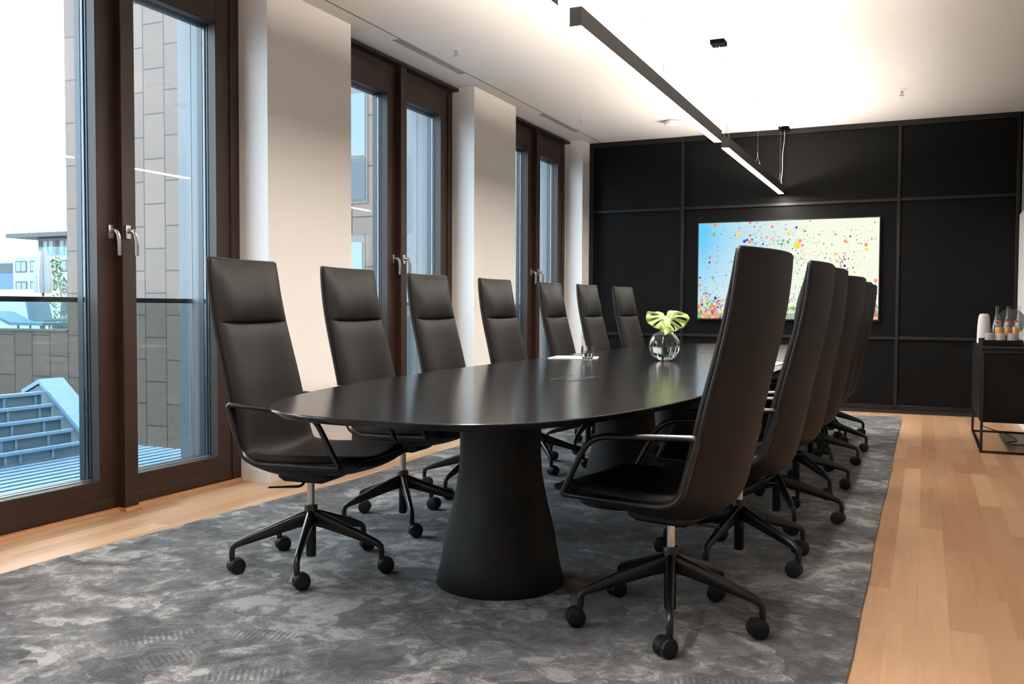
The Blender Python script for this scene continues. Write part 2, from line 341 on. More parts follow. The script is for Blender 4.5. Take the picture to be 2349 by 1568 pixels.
# ------------------------------------------------------------------ windows
def window(name, y0, y1, label):
    c = (y0+y1)/2
    w = tag(bpy.data.objects.new(name, None), label, 'window', None, 'structure'); C.objects.link(w)
    mb = MB(); fw_ = .075
    mb.box(-3.90, XF, y0, y0+fw_, 0, 2.96); mb.box(-3.90, XF, y1-fw_, y1, 0, 2.96)
    mb.box(-3.90, XF-.006, y0+fw_, y1-fw_, .0, .075); mb.box(-3.90, XF-.006, y0+fw_, y1-fw_, 2.88, 2.96)
    mb.build('window_frame', 'bronze_frame', w, bevel=.002)
    MB().box(-3.80, -3.724, y0+.002, y1-.002, 2.938, 2.962).build('blind_cassette', 'bronze_dark', w, bevel=.002)
    for side in (0, 1):
        a, b = (y0+.06, c) if side == 0 else (c, y1-.06)
        g0, g1 = (a+.13, c-.108) if side == 0 else (c+.115, y1-.186)
        mb = MB(); z0, z1, t0, t1 = .06, 2.91, .171, 2.71; xa, xb = -3.86, -3.80
        mb.box(xa, xb, a, g0, z0, z1); mb.box(xa, xb, g1, b, z0, z1); mb.box(xa, xb, g0, g1, z0, t0); mb.box(xa, xb, g0, g1, t1, z1)
        if side == 1: mb.box(-3.80, -3.745, c, c+.088, 0, 2.94)
        s = mb.build('sash', 'bronze_frame', w, bevel=.003)
        mb = MB(); e = .022
        for k, (x0, x1, e) in enumerate(((-3.875, -3.861, .003), (-3.893, -3.876, .008), (-3.93, -3.894, .012))):
            mb.box(x0, x1, g0-.02, g0+e, t0-.02, t1+.02); mb.box(x0, x1, g1-e, g1+.02, t0-.02, t1+.02)
            mb.box(x0, x1, g0+e, g1-e, t0-.02, t0+e*.35); mb.box(x0, x1, g0+e, g1-e, t1-e*.6, t1+.02)
        mb.build('glazing_bead', 'blue_gasket', s, smooth=False)
        MB().box(-3.874, -3.860, g0, g1, t0-.012, t0+.004).build('sill_bead', 'grey_metal', s, smooth=False)
        MB().box(-3.892, -3.878, g0+.01, g1-.01, t0, t1).build('glass_pane', 'window_glass', s, smooth=False)
        hx = -3.80 if side == 0 else -3.745; hy = c-.03 if side == 0 else c+.03
        h = MB().box(hx, hx+.012, hy-.015, hy+.015, 1.405, 1.475).build('window_handle', 'steel', s, bevel=.002)
        mb = MB(); p = round_path([(hx+.008, hy, 1.444), (hx+.052, hy, 1.444), (hx+.058, hy+.008, 1.39), (hx+.05, hy+.014, 1.32)], [0, .028, .03, 0], 6)
        mb.tube(p, .0105, 10, sx=1.15, sy=.75); mb.build('lever', 'steel', h, angle=60)
    # outer reveal lining, balustrade
    MB().box(-4.105, -3.90, y1-.063, y1-.002, -.1, ZC).box(-4.214, -4.109, y1-.063, y1-.002, -.1, ZC).box(-4.214, -3.90, y0+.002, y0+.063, -.1, ZC).build('outer_reveal', 'reveal_metal', w, smooth=False)
    MB().box(-4.214, -3.90, y0+.063, y1-.063, -.1, .03).build('outer_sill', 'reveal_metal', w, smooth=False)
    MB().box(-4.135, -4.105, y0+.063, y1-.063, 1.08, 1.108).build('balustrade_rail', 'black_metal', w, bevel=.004)
    MB().box(-4.126, -4.114, y0+.066, y1-.066, .06, 1.08).build('balustrade_glass', 'rail_glass', w, smooth=False)
    return w
window('window_1', *WINS[1], 'nearest dark bronze double window, showing the metal roof outside')
window('window_2', *WINS[2], 'middle dark bronze double window, between the two wide piers')
window('window_3', *WINS[3], 'farthest dark bronze double window, next to the black end wall')
window('window_added', *WINS[0], 'added dark bronze double window, unseen beside the camera, bringing daylight to the rug')  # unseen window, added so that daylight reaches the near rug
# ------------------------------------------------------------------ rug
def make_rug():
    x0, x1, y0, y1 = -3.22, -.182, .35, 9.80
    def edge():
        P = []
        n = 90
        for i in range(n+1):
            y = y1+(y0-y1)*i/n; P.append((x0+.035*math.sin(y*1.7)+.012*math.sin(y*4.1+1)-.02*math.sin(y*.8), y))
        for i in range(1, 30): P.append((x0+(x1-x0)*i/30, y0))
        for i in range(n+1):
            y = y0+(y1-.13-y0)*i/n; P.append((x1+.003*math.sin(y*2.3)+.002*math.sin(y*7), y))
        for i in range(1, 30): P.append((x1+(x0-x1)*i/30, y1-.13+.13*i/30))
        return P
    P = edge(); mb = MB(); mb.prism(P, 'z', 0.0, .008)
    o = mb.build('rug', 'rug_pile', smooth=False); tag(o, 'large mottled grey plush rug under the table and chairs', 'rug')
make_rug()
ZR = .008
# ------------------------------------------------------------------ chair
def cat(P, n):
    """Catmull-Rom through rows of floats, n samples per span"""
    out = []; k = len(P)
    for i in range(k-1):
        p0, p1, p2, p3 = P[max(i-1, 0)], P[i], P[i+1], P[min(i+2, k-1)]
        for j in range(n):
            t = j/n; out.append([.5*((2*b)+(c-a)*t+(2*a-5*b+4*c-d)*t*t+(-a+3*b-3*c+d)*t**3) for a, b, c, d in zip(p0, p1, p2, p3)])
    out.append(list(P[-1])); return out
CH = [(.338, .458, .195, .006, .006), (.315, .436, .215, .03, .03), (.21, .402, .232, .055, .05), (.09, .382, .238, .068, .056),
      (-.02, .374, .24, .072, .056), (-.11, .386, .242, .068, .05), (-.17, .412, .243, .062, .046), (-.208, .455, .243, .058, .046), (-.232, .53, .243, .055, .046),
      (-.255, .64, .242, .052, .045), (-.276, .75, .24, .048, .043), (-.302, .866, .237, .045, .04), (-.326, .98, .234, .042, .036),
      (-.342, 1.09, .231, .038, .03), (-.351, 1.19, .228, .035, .018), (-.353, 1.238, .224, .034, .004)]
def chair_skins():
    S_ = cat(CH, 6)
    for zc in (.975,):
        for dz in (-.016, -.010, -.006, -.003, 0, .003, .006, .010, .016):
            zq = zc+dz
            for i in range(len(S_)-1):
                if S_[i][0] < -.1 and S_[i][1] < zq <= S_[i+1][1]:
                    f = (zq-S_[i][1])/(S_[i+1][1]-S_[i][1])
                    if .04 < f < .96: S_.insert(i+1, [a+(b-a)*f for a, b in zip(S_[i], S_[i+1])])
                    break
    n = len(S_)
    fr = []
    for i in range(n):
        a, b = S_[max(i-1, 0)], S_[min(i+1, n-1)]; dx, dz = b[0]-a[0], b[1]-a[1]; l = math.hypot(dx, dz)
        fr.append((dz/l, -dx/l))     # normal towards the sitter
    zh = .975
    vs = [-1, -.985, -.955, -.9, -.8, -.65, -.45, -.22, 0, .22, .45, .65, .8, .9, .955, .985, 1]
    rear, front, rim = [], [], []
    for i, (x, z, hw, sag, T) in enumerate(S_):
        nx, nz = fr[i]; rr, ff = [], []
        zz = z
        pad = 0
        if zz > .5:
            if zz >= zh: q = (zz-zh)/(1.24-zh); pad = .032*math.sin(math.pi*min(1, max(0, q))**.72)**.8
            else:
                q = (zh-zz)/.07; pad = .015*min(1, q)**.55
                q2 = (zz-.5)/.12; pad = min(pad, .014*min(1, q2))
        crease = -.010*math.exp(-((zz-zh)/.006)**2) if zz > .6 else 0
        if x < .05 and zz < .56:
            d = math.hypot(x+.16, zz-.47); crease -= .014*math.exp(-(d/.018)**2)
        for v in vs:
            d0 = sag*v*v; y = v*hw
            rr.append((x+nx*d0, y, z+nz*d0))
            k = max(0., 1-abs(v)**9)**.5 if abs(v) < 1 else 0
            kc = 1 if abs(v) < .85 else max(0, (1-abs(v))/.15)
            g = max(0., min(1., (1-abs(v))/.36)); g = g*g*(3-2*g)
            d1 = d0+.010+(T*.85+pad*g)*k+crease*min(1., g*1.6)*kc
            ff.append((x+nx*d1, y*(1 if abs(v) < 1 else 1), z+nz*d1))
        rear.append(rr); front.append(ff)
    return rear, front
def make_chair():
    root = thing('office_chair', 'black leather high back office chair, nearest one on the window side', 'chair', group='conference chairs around the long table')
    rear, front = chair_skins(); n = len(rear)
    mb = MB(); A = mb.grid(rear); rim2 = [[(Vector(f)-Vector(r)).normalized()*.010+Vector(r) for r, f in ((rear[i][0], front[i][0]), (rear[i][-1], front[i][-1]))] for i in range(n)]
    o = mb.build('back_shell', 'leather_back', root, angle=60)
    sm = o.modifiers.new('thickness', 'SOLIDIFY'); sm.thickness = .010; sm.offset = 0
    mb = MB(); mb.grid(front); o2 = mb.build('cushion', 'leather', root, angle=75)
    sm = o2.modifiers.new('thickness', 'SOLIDIFY'); sm.thickness = .006; sm.offset = -1
    # piping around the rim
    ring = [front[i][0] for i in range(n)]+front[-1][1:-1]+[front[i][-1] for i in range(n-1, -1, -1)]+front[0][1:-1][::-1]
    rr = [rear[i][0] for i in range(n)]+rear[-1][1:-1]+[rear[i][-1] for i in range(n-1, -1, -1)]+rear[0][1:-1][::-1]
    mid = [tuple((a+b)/2 for a, b in zip(p, q)) for p, q in zip(ring, rr)]
    MB().tube(mid[::2], .0085, 8, closed=True).build('piping', 'black_plastic', o2)
    for s in (-1, 1):
        y = s*.251
        pts = [(.272, y, .455), (.165, y*1.03, .655), (-.208, y*1.03, .676), (-.150, y, .482), (-.09, y, .452)]
        p = round_path(pts, [.012, .07, .022, .05, .05], 6, closed=True)
        MB().tube(p, .0105, 10, closed=True).build('armrest', 'black_metal', root, angle=60)
    mb = MB(); mb.prism([(-.11, .372), (-.08, .355), (.09, .355), (.13, .372), (.12, .395), (-.1, .395)], 'y', -.075, .075)
    mb.build('tilt_mechanism', 'black_plastic', root, bevel=.01)
    p = round_path([(-.005, -.03, .362), (-.005, -.06, .338), (-.135, -.095, .332)], [0, .02, 0], 5)
    MB().tube(p, [.0065]*(len(p)-1)+[.005], 8, sx=.7).build('height_lever', 'black_metal', root)
    MB().cyl((0, 0, .23), (0, 0, .37), .0145, 24).build('gas_lift', 'steel', root)
    MB().lathe([(.019, .045), (.0205, .05), (.0205, .17), (.025, .19), (.0265, .25), (.024, .256), (.016, .256)], 28).build('column', 'black_metal', root)
    for k in range(5):
        leg = thing('leg', None, None)
        me = MB(); secs = [(.018, .2, .034, .017), (.06, .190, .029, .0165), (.15, .1625, .0235, .0145), (.24, .1345, .018, .0125), (.288, .118, .013, .0115), (.304, .106, .0115, .0115), (.307, .09, .0115, .0115), (.307, .066, .011, .011)]
        rings = []
        m = len(secs)
        for i, (r, z, hh, ww) in enumerate(secs):
            a, b = secs[max(i-1, 0)], secs[min(i+1, m-1)]; t = Vector((b[0]-a[0], 0, b[1]-a[1])).normalized(); nn = Vector((-t.z, 0, t.x))
            if nn.z < 0 and i < 4: nn = -nn
            rings.append([me.b.verts.new(Vector((r, 0, z))+nn*hh*math.copysign(abs(math.cos(q))**.75, math.cos(q))+Vector((0, 1, 0))*ww*math.copysign(abs(math.sin(q))**.75, math.sin(q))) for q in [2*math.pi*j/14 for j in range(14)]])
        for A_, B_ in zip(rings, rings[1:]):
            for j in range(14): me.b.faces.new((A_[j], A_[(j+1) % 14], B_[(j+1) % 14], B_[j]))
        me.b.faces.new(rings[0]); me.b.faces.new(rings[-1][::-1])
        C.objects.unlink(leg); bpy.data.objects.remove(leg)
        leg = me.build('leg', 'black_metal', root, angle=50); leg.rotation_euler = (0, 0, R(72*k))
        mb = MB(); cx, cz = -.017, .0315
        for s in (-1, 1):
            prof = [(0, .003*s), (.027, .003*s), (.0305, .0055*s), (.0312, .010*s), (.0312, .021*s), (.0295, .0255*s), (.024, .0275*s), (.0, .028*s)]
            vs_ = [[(cx+r*math.cos(2*math.pi*j/24), y, cz+r*math.sin(2*math.pi*j/24)) for j in range(25)] for r, y in prof]
            mb.grid(vs_)
        hood = [[(cx+rr*math.cos(R(a)), y, cz+rr*math.sin(R(a))) for a in range(-25, 186, 15)] for y, rr in ((-.012, .031), (-.011, .0335), (.011, .0335), (.012, .031))]
        mb.grid(hood); mb.cyl((0, 0, .045), (0, 0, .072), .0095, 12)
        bmesh.ops.remove_doubles(mb.b, verts=mb.b.verts[:], dist=1e-5)
        co = mb.build('caster', 'black_plastic', leg); co.location = (.307, 0, 0)
    return root
CHAIRS = [('L', -2.242, 2.990, 5.7, 8.9), ('L', -2.312, 3.818, 1.2, -51.3+72), ('L', -2.345, 4.673, .4, 48.3-72), ('L', -2.315, 5.516, -1.5, 22.1), ('L', -2.284, 6.438, 1.3, 55.6),
          ('L', -2.201, 7.035, -.2, 20), ('L', -2.146, 7.80, -4, -10),
          ('R', -.758, 2.967, 169.0, -3.7), ('R', -.690, 3.835, 175.8, 40), ('R', -.655, 4.652, 178, 5.5), ('R', -.665, 5.492, 173, -46.8), ('R', -.688, 6.45, 166, 13.5),
          ('R', -.677, 7.228, 184, 64.3), ('R', -.75, 8.05, 175, 9.8)]
ordn = ['nearest', 'second', 'third', 'fourth', 'fifth', 'sixth', 'farthest']
def place_chairs():
    jit = random.Random(5); proto = make_chair(); cnt = {'L': 0, 'R': 0}
    for i, (s, x, y, a, ph) in enumerate(CHAIRS):
        o = proto if i == 0 else copy_tree(proto)
        o.location = (x, y, ZR); o.rotation_euler = (0, 0, R(a))
        legs = [ch for ch in o.children if ch.name.split('.')[0] == 'leg']
        for k, ch in enumerate(legs):
            ch.rotation_euler = (0, 0, R(ph+72*k-a))
            trail = (30 if s == 'L' else 200)+jit.uniform(-38, 38)      # wheels trail to one side of their pins
            ch.children[0].rotation_euler = (0, 0, R(trail-180-(ph+72*k)))
        for ch in o.children:                   # seats on the right are set a touch lower, one is tilted forward
            if s == 'R' and ch.name.split('.')[0] not in ('leg', 'column'):
                ch.location.z = -.014
                if i == 9: ch.rotation_euler = (0, R(1.9), 0)
        q = cnt[s]; cnt[s] += 1
        if s == 'L': o['label'] = f'black leather high back chair, {ordn[q]} in the row by the windows'
        else: o['label'] = f'black leather high back chair, {ordn[q]} in the row right of the table'
place_chairs()
# ------------------------------------------------------------------ table
TX, TA, TB, TCY = -1.470, 3.19, .78, 5.345
def table_half(y, side, off=0.):
    t = min(1, abs(y-TCY)/(TA-off)); n = 3.7 if side > 0 else 3.15
    return (TB-off)*max(0, 1-t**n)**(1/n)
def make_table():
    root = thing('conference_table', 'long black boat shaped conference table with satin top', 'table', (TX, TCY, 0))
    zt = .74; seams = [TCY-TA, 4.283, 6.407, TCY+TA]
    for k in range(3):
        ya, yb = seams[k]+(.0012 if k else 0), seams[k+1]-(.0012 if k < 2 else 0)
        ys = [ya+(yb-ya)*(.5-.5*math.cos(math.pi*i/60)) for i in range(61)]
        def outline(off):
            P = []
            cl = lambda y: max(TCY-TA+off, min(TCY+TA-off, y))
            for y in ys: P.append((table_half(cl(y), 1, off), cl(y)-TCY))
            for y in ys[::-1]: P.append((-table_half(cl(y), -1, off), cl(y)-TCY))
            return P
        mb = MB(); rings = []
        for off, z in ((.004, zt), (.001, zt-.002), (0, zt-.005), (.004, zt-.009), (.022, zt-.024)):
            rings.append([mb.b.verts.new((x, y, z)) for x, y in outline(off)])
        for A, B in zip(rings, rings[1:]):
            for j in range(len(A)):
                try: mb.b.faces.new((A[j], A[(j+1) % len(A)], B[(j+1) % len(A)], B[j]))
                except Exception: pass
        mb.b.faces.new(rings[0]); mb.b.faces.new(rings[-1][::-1])
        bmesh.ops.remove_doubles(mb.b, verts=mb.b.verts[:], dist=1e-5)
        mb.build('tabletop', 'table_black', root, angle=30)
    for py in (3.144, 4.75, 5.94, 7.546):
        MB().lathe([(.243, ZR), (.246, ZR+.004), (.226, .1), (.205, .225), (.185, .30), (.1705, .368), (.160, .43), (.1555, .50), (.155, .56), (.158, .66), (.166, .716)], 64, at=(0, py-TCY, 0)).build('pedestal', 'pedestal_black', root, angle=60)
    for y0, y1 in ((3.72, 4.085), (6.63, 6.99)):
        h = MB().box(-1.528-TX, -1.378-TX, y0-TCY, y1-TCY, zt-.004, zt+.0008).build('power_hatch', 'table_black', root, bevel=.0005)
        mb = MB()
        mb.box(-1.512-TX, -1.503-TX, y0+.02-TCY, y1-.06-TCY, zt+.0002, zt+.0012); mb.box(-1.404-TX, -1.395-TX, y0+.02-TCY, y1-.06-TCY, zt+.0002, zt+.0012)
        mb.box(-1.531-TX, -1.376-TX, y0-.003-TCY, y0-TCY, zt-.001, zt+.0011); mb.box(-1.379-TX, -1.376-TX, y0-TCY, y1-TCY, zt-.001, zt+.0011)
        mb.build('cable_slot', 'slot_black', h, smooth=False)
make_table()
# ------------------------------------------------------------------ things on the table
def sheet(pts, label, th=.003):
    mb = MB(); mb.prism(pts, 'z', .741, .741+th); tag(mb.build('paper_sheets', 'paper', smooth=False), label, 'paper')
sheet([(-2.165, 5.330), (-2.215, 5.63), (-1.93, 5.64), (-1.862, 5.40)], 'white sheets of paper beside the water glass, window side of the table', .004)
sheet([(-.955, 5.31), (-.75, 5.29), (-.735, 5.60), (-.94, 5.62)], 'white sheets of paper on the right edge of the table, behind the nearest chair back')
def lathe_glass(name, outer, inner, mat, parent, at, n=48):
    MB().lathe(outer+inner[::-1], n, at=at, capb=False, capt=False).build(name, mat, parent, angle=50)
def tumbler():
    g = thing('water_glass', 'small clear tumbler half full of water on the table', 'glass', (-1.868, 5.245, .741))
    lathe_glass('glass_body', [(0, 0), (.024, 0), (.028, .004), (.034, .02), (.0405, .042), (.0405, .055), (.037, .088)], [(0, .012), (.022, .013), (.031, .022), (.0385, .042), (.0385, .055), (.0358, .088)], 'clear_glass', g, (0, 0, 0))
    MB().lathe([(0, .0125), (.0222, .0135), (.0312, .0225), (.0383, .041), (.0384, .046), (0, .046)], 48, capb=False, capt=False).build('water', 'water', g)
tumbler()
def vase():
    x, y = -1.437, 5.42
    v = thing('glass_vase', 'round clear glass vase half filled with water on the table', 'vase', (x, y, .741))
    r, cz = .094, .092
    def sph(rr, a0, a1, n=18): return [(rr*math.cos(R(a0+(a1-a0)*i/n)), cz+rr*math.sin(R(a0+(a1-a0)*i/n))) for i in range(n+1)]
    o = [(0, .0)]+sph(r, -78, 73)+[(.0262, .20), (.0265, .268), (.0275, .272)]
    i = [(0, .0055)]+sph(r-.0035, -80, 74.5)+[(.0232, .20), (.0235, .272)]
    lathe_glass('glass_body', o, i, 'clear_glass', v, (0, 0, 0), 64)
    MB().lathe([(0, .0058)]+sph(r-.0037, -80, -3)+[(0, cz-.0045)], 64, capb=False, capt=False).build('water', 'water', v)
    # monstera leaf: own thing standing in the vase
    lf = thing('monstera_leaf', 'single green split monstera leaf standing in the round vase', 'leaf', (x, y, .741))
    out = [(510, 325), (545, 290), (552, 235), (566, 195), (620, 172), (760, 180), (900, 200), (1000, 235), (1058, 268), (1070, 300), (1102, 350), (1092, 400), (1062, 428), (1050, 465), (1000, 530), (945, 600), (905, 606), (765, 694), (730, 698), (640, 735), (565, 758), (520, 800), (498, 760), (430, 690), (330, 640), (222, 596), (150, 540), (90, 495), (50, 440), (33, 370), (45, 290), (58, 200), (90, 180), (170, 203), (250, 212), (350, 205), (455, 240), (482, 285)]
    holes = [[(790, 280), (880, 268), (985, 283), (880, 290)], [(735, 355), (800, 338), (880, 332), (960, 345), (1025, 380), (1050, 420), (980, 415), (850, 385)],
             [(630, 400), (720, 410), (830, 460), (900, 530), (938, 590), (900, 582), (800, 520), (700, 450)], [(615, 505), (670, 510), (720, 560), (752, 630), (755, 685), (735, 678), (700, 610), (650, 550)],
             [(138, 270), (200, 263), (290, 280), (335, 297), (250, 300), (145, 295)], [(120, 440), (180, 400), (270, 370), (355, 358), (290, 385), (190, 425)], [(222, 580), (240, 530), (300, 470), (410, 420), (340, 490), (250, 560)]]
    k = 2.43e-4
    b = bmesh.new()
    for loop in [out]+holes:
        # refine edges
        pts = []
        for a, c in zip(loop, loop[1:]+loop[:1]):
            m = max(1, int(math.hypot(c[0]-a[0], c[1]-a[1])/30))
            for j in range(m): pts.append((a[0]+(c[0]-a[0])*j/m, a[1]+(c[1]-a[1])*j/m))
        vs = [b.verts.new(((p[0]-515)*k, 0, -(p[1]-800)*k)) for p in pts]
        for p, q in zip(vs, vs[1:]+vs[:1]): b.edges.new((p, q))
    bmesh.ops.triangle_fill(b, edges=b.edges[:], use_beauty=True)
    bmesh.ops.subdivide_edges(b, edges=[e for e in b.edges if e.calc_length() > .012], cuts=2, use_grid_fill=False)
    bmesh.ops.triangulate(b, faces=b.faces[:])
    lay = b.verts.layers.float.new('vein')
    for v_ in b.verts:
        px, pz = v_.co.x, v_.co.z
        ang = math.atan2(pz-.112, abs(px)); rr = math.hypot(px, pz-.112)
        ve = .5+.5*math.cos(ang*13); mid = math.exp(-(px/.004)**2)
        v_[lay] = .55*ve+.5*mid-.15*math.exp(-(abs(px)-.12)**2/.0008)
        v_.co.y = -.028*math.cos(min(1.5, abs(px)/.13*1.5))+.010*ve*min(1, rr/.05)*-1+(.018*((pz-.1)/.1) if pz > .1 else .0)+.03
    me = MB(); me.b.free(); me.b = b
    o = me.build('leaf_blade', 'leaf_green', lf, angle=80, keepn=True)
    sd = o.modifiers.new('thickness', 'SOLIDIFY'); sd.thickness = .0012
    o.location = (.026, -.074, .157); o.rotation_euler = (R(-8), 0, R(15))
    p = cat([(-.012, .02, .0105), (-.008, .012, .06), (.0, -.002, .16), (.001, -.014, .235), (.001, -.0195, .266), (0, -.030, .277), (0, -.038, .272)], 6)
    MB().tube(p, .0042, 8).build('stem', 'stem_green', lf)
vase()
# ------------------------------------------------------------------ pendant lamps
def lamp(name, y0, y1, label, wires, canopy):
    xa, xb, za, zb = -1.4245, -1.3695, 2.276, 2.358; xc = (xa+xb)/2
    L_ = thing(name, label, 'lamp', (xc, (y0+y1)/2, za), group='linear pendant lamps over the table'); yc = (y0+y1)/2
    w, h, l = (xb-xa)/2, zb-za, (y1-y0)/2
    mb = MB(); t = .002
    mb.box(-w, -w+t, -l, l, 0, h); mb.box(w-t, w, -l, l, 0, h); mb.box(-w+t, w-t, -l, -l+t, 0, h); mb.box(-w+t, w-t, l-t, l, 0, h); mb.box(-w+t, w-t, -l+t, l-t, .035, .045)
    mb.build('housing', 'lamp_body', L_, smooth=False)
    MB().box(-w+t, w-t, -l+t, l-t, .001, .006).build('diffuser', 'lamp_diffuser', L_, smooth=False)
    MB().prism([(-.005, h-.010), (.005, h-.010), (0, h-.004)], 'y', -l+.05, l-.14).build('uplight', 'lamp_uplight', L_, smooth=False)
    for y in wires:
        mb = MB(); yy = y-yc
        for s in (-1, 1): mb.tube([(s*(w-.004), yy, h-.002), (s*.004, yy, h+.07)], .0013, 6)
        mb.cyl((0, yy, h+.068), (0, yy, h+.115), .0035, 10); mb.cyl((0, yy, h+.11), (0, yy, ZC-za-.001), .0008, 6); mb.cyl((0, yy, ZC-za-.018), (0, yy, ZC-za), .005, 10)
        mb.build('suspension_wire', 'steel', L_)
    if canopy:
        cx, cyy = canopy
        MB().box(cx-xc-.05, cx-xc+.05, cyy-yc-.058, cyy-yc+.058, ZC-za-.03, ZC-za).build('canopy', 'canopy_black', L_, bevel=.002)
        mb = MB(); a = Vector((cx-xc+.0, cyy-yc+.03, ZC-za-.028)); bb = Vector((0, min(l-.03, cyy-yc), h-.003))
        pts = [a.lerp(bb, i/10)+Vector((.004*math.sin(i*1.1), .003*math.sin(i*.8), 0)) for i in range(11)]
        mb.tube(pts, .0026, 8); mb.build('power_cord', 'white_plastic', L_)
lamp('pendant_lamp', 3.74, 6.72, 'long black linear pendant lamp over the near half of the table, largest in view', [3.80, 5.19, 6.62], (-1.376, 6.60))
lamp('pendant_lamp', 6.975, 9.955, 'farther black linear pendant lamp, ending before the black wall', [7.03, 8.45, 9.85], (-1.376, 9.955))
lamp('pendant_lamp', .47, 3.462, 'linear pendant lamp tip at the top edge of the photo', [.55, 2.0, 3.40], (-1.376, 3.3))
# ------------------------------------------------------------------ ceiling fittings
def sprinkler(x, y, label):
    s = thing('ceiling_sprinkler', label, 'sprinkler', (x, y, ZC), group='ceiling sprinklers')
    MB().lathe([(.040, 0), (.040, -.003), (.030, -.008), (.012, -.009)], 28).build('rosette', 'white_plastic', s)
    mb = MB(); mb.cyl((0, 0, -.008), (0, 0, -.03), .008, 12)
    for q in (-1, 1): mb.tube([(q*.008, 0, -.018), (q*.013, 0, -.03), (q*.004, 0, -.047)], .002, 6)
    mb.lathe([(.0, -.046), (.016, -.046), (.016, -.049), (0, -.049)], 16, capb=False, capt=False)
    mb.build('nozzle', 'steel', s)
sprinkler(-3.195, 6.03, 'small sprinkler on the ceiling beside the nearer air slot')
sprinkler(-3.188, 8.71, 'small sprinkler on the ceiling beside the farther air slot')
sprinkler(-.213, 8.685, 'small sprinkler alone on the right part of the ceiling')
d = thing('ceiling_speaker', 'flush round white speaker in the ceiling above the near lamp', 'speaker', (-1.678, 6.01, ZC))
MB().lathe([(.112, 0), (.112, -.003), (.107, -.004), (.104, -.002)], 48).build('bezel', 'bezel_grey', d); MB().lathe([(.0985, -.0025), (.0985, -.0035), (0, -.0035)], 48, capb=True).build('grille', 'white_plastic', d)
d = thing('smoke_detector', 'white round smoke detector on the ceiling near the end wall', 'smoke detector', (-2.372, 9.16, ZC))
MB().lathe([(.045, 0), (.045, -.012), (.078, -.013), (.078, -.045), (.06, -.056), (0, -.058)], 40).build('detector_body', 'white_plastic', d)
def vent(y0, y1, label):
    v = thing('air_slot', label, 'vent', (-3.472, (y0+y1)/2, ZC), group='linear air slots by the windows'); l = (y1-y0)/2
    MB().box(-.034, .034, -l, l, -.0015, -.0004).build('backing', 'slot_black', v, smooth=False)
    mb = MB()
    for x in (-.036, -.017, .004, .026): mb.box(x, x+.007, -l, l, -.003, -.0005)
    mb.build('blade', 'white_trim', v, smooth=False)
vent(5.64, 6.68, 'long linear air slot in the ceiling near the middle window'); vent(8.35, 9.35, 'long linear air slot in the ceiling near the farthest window')
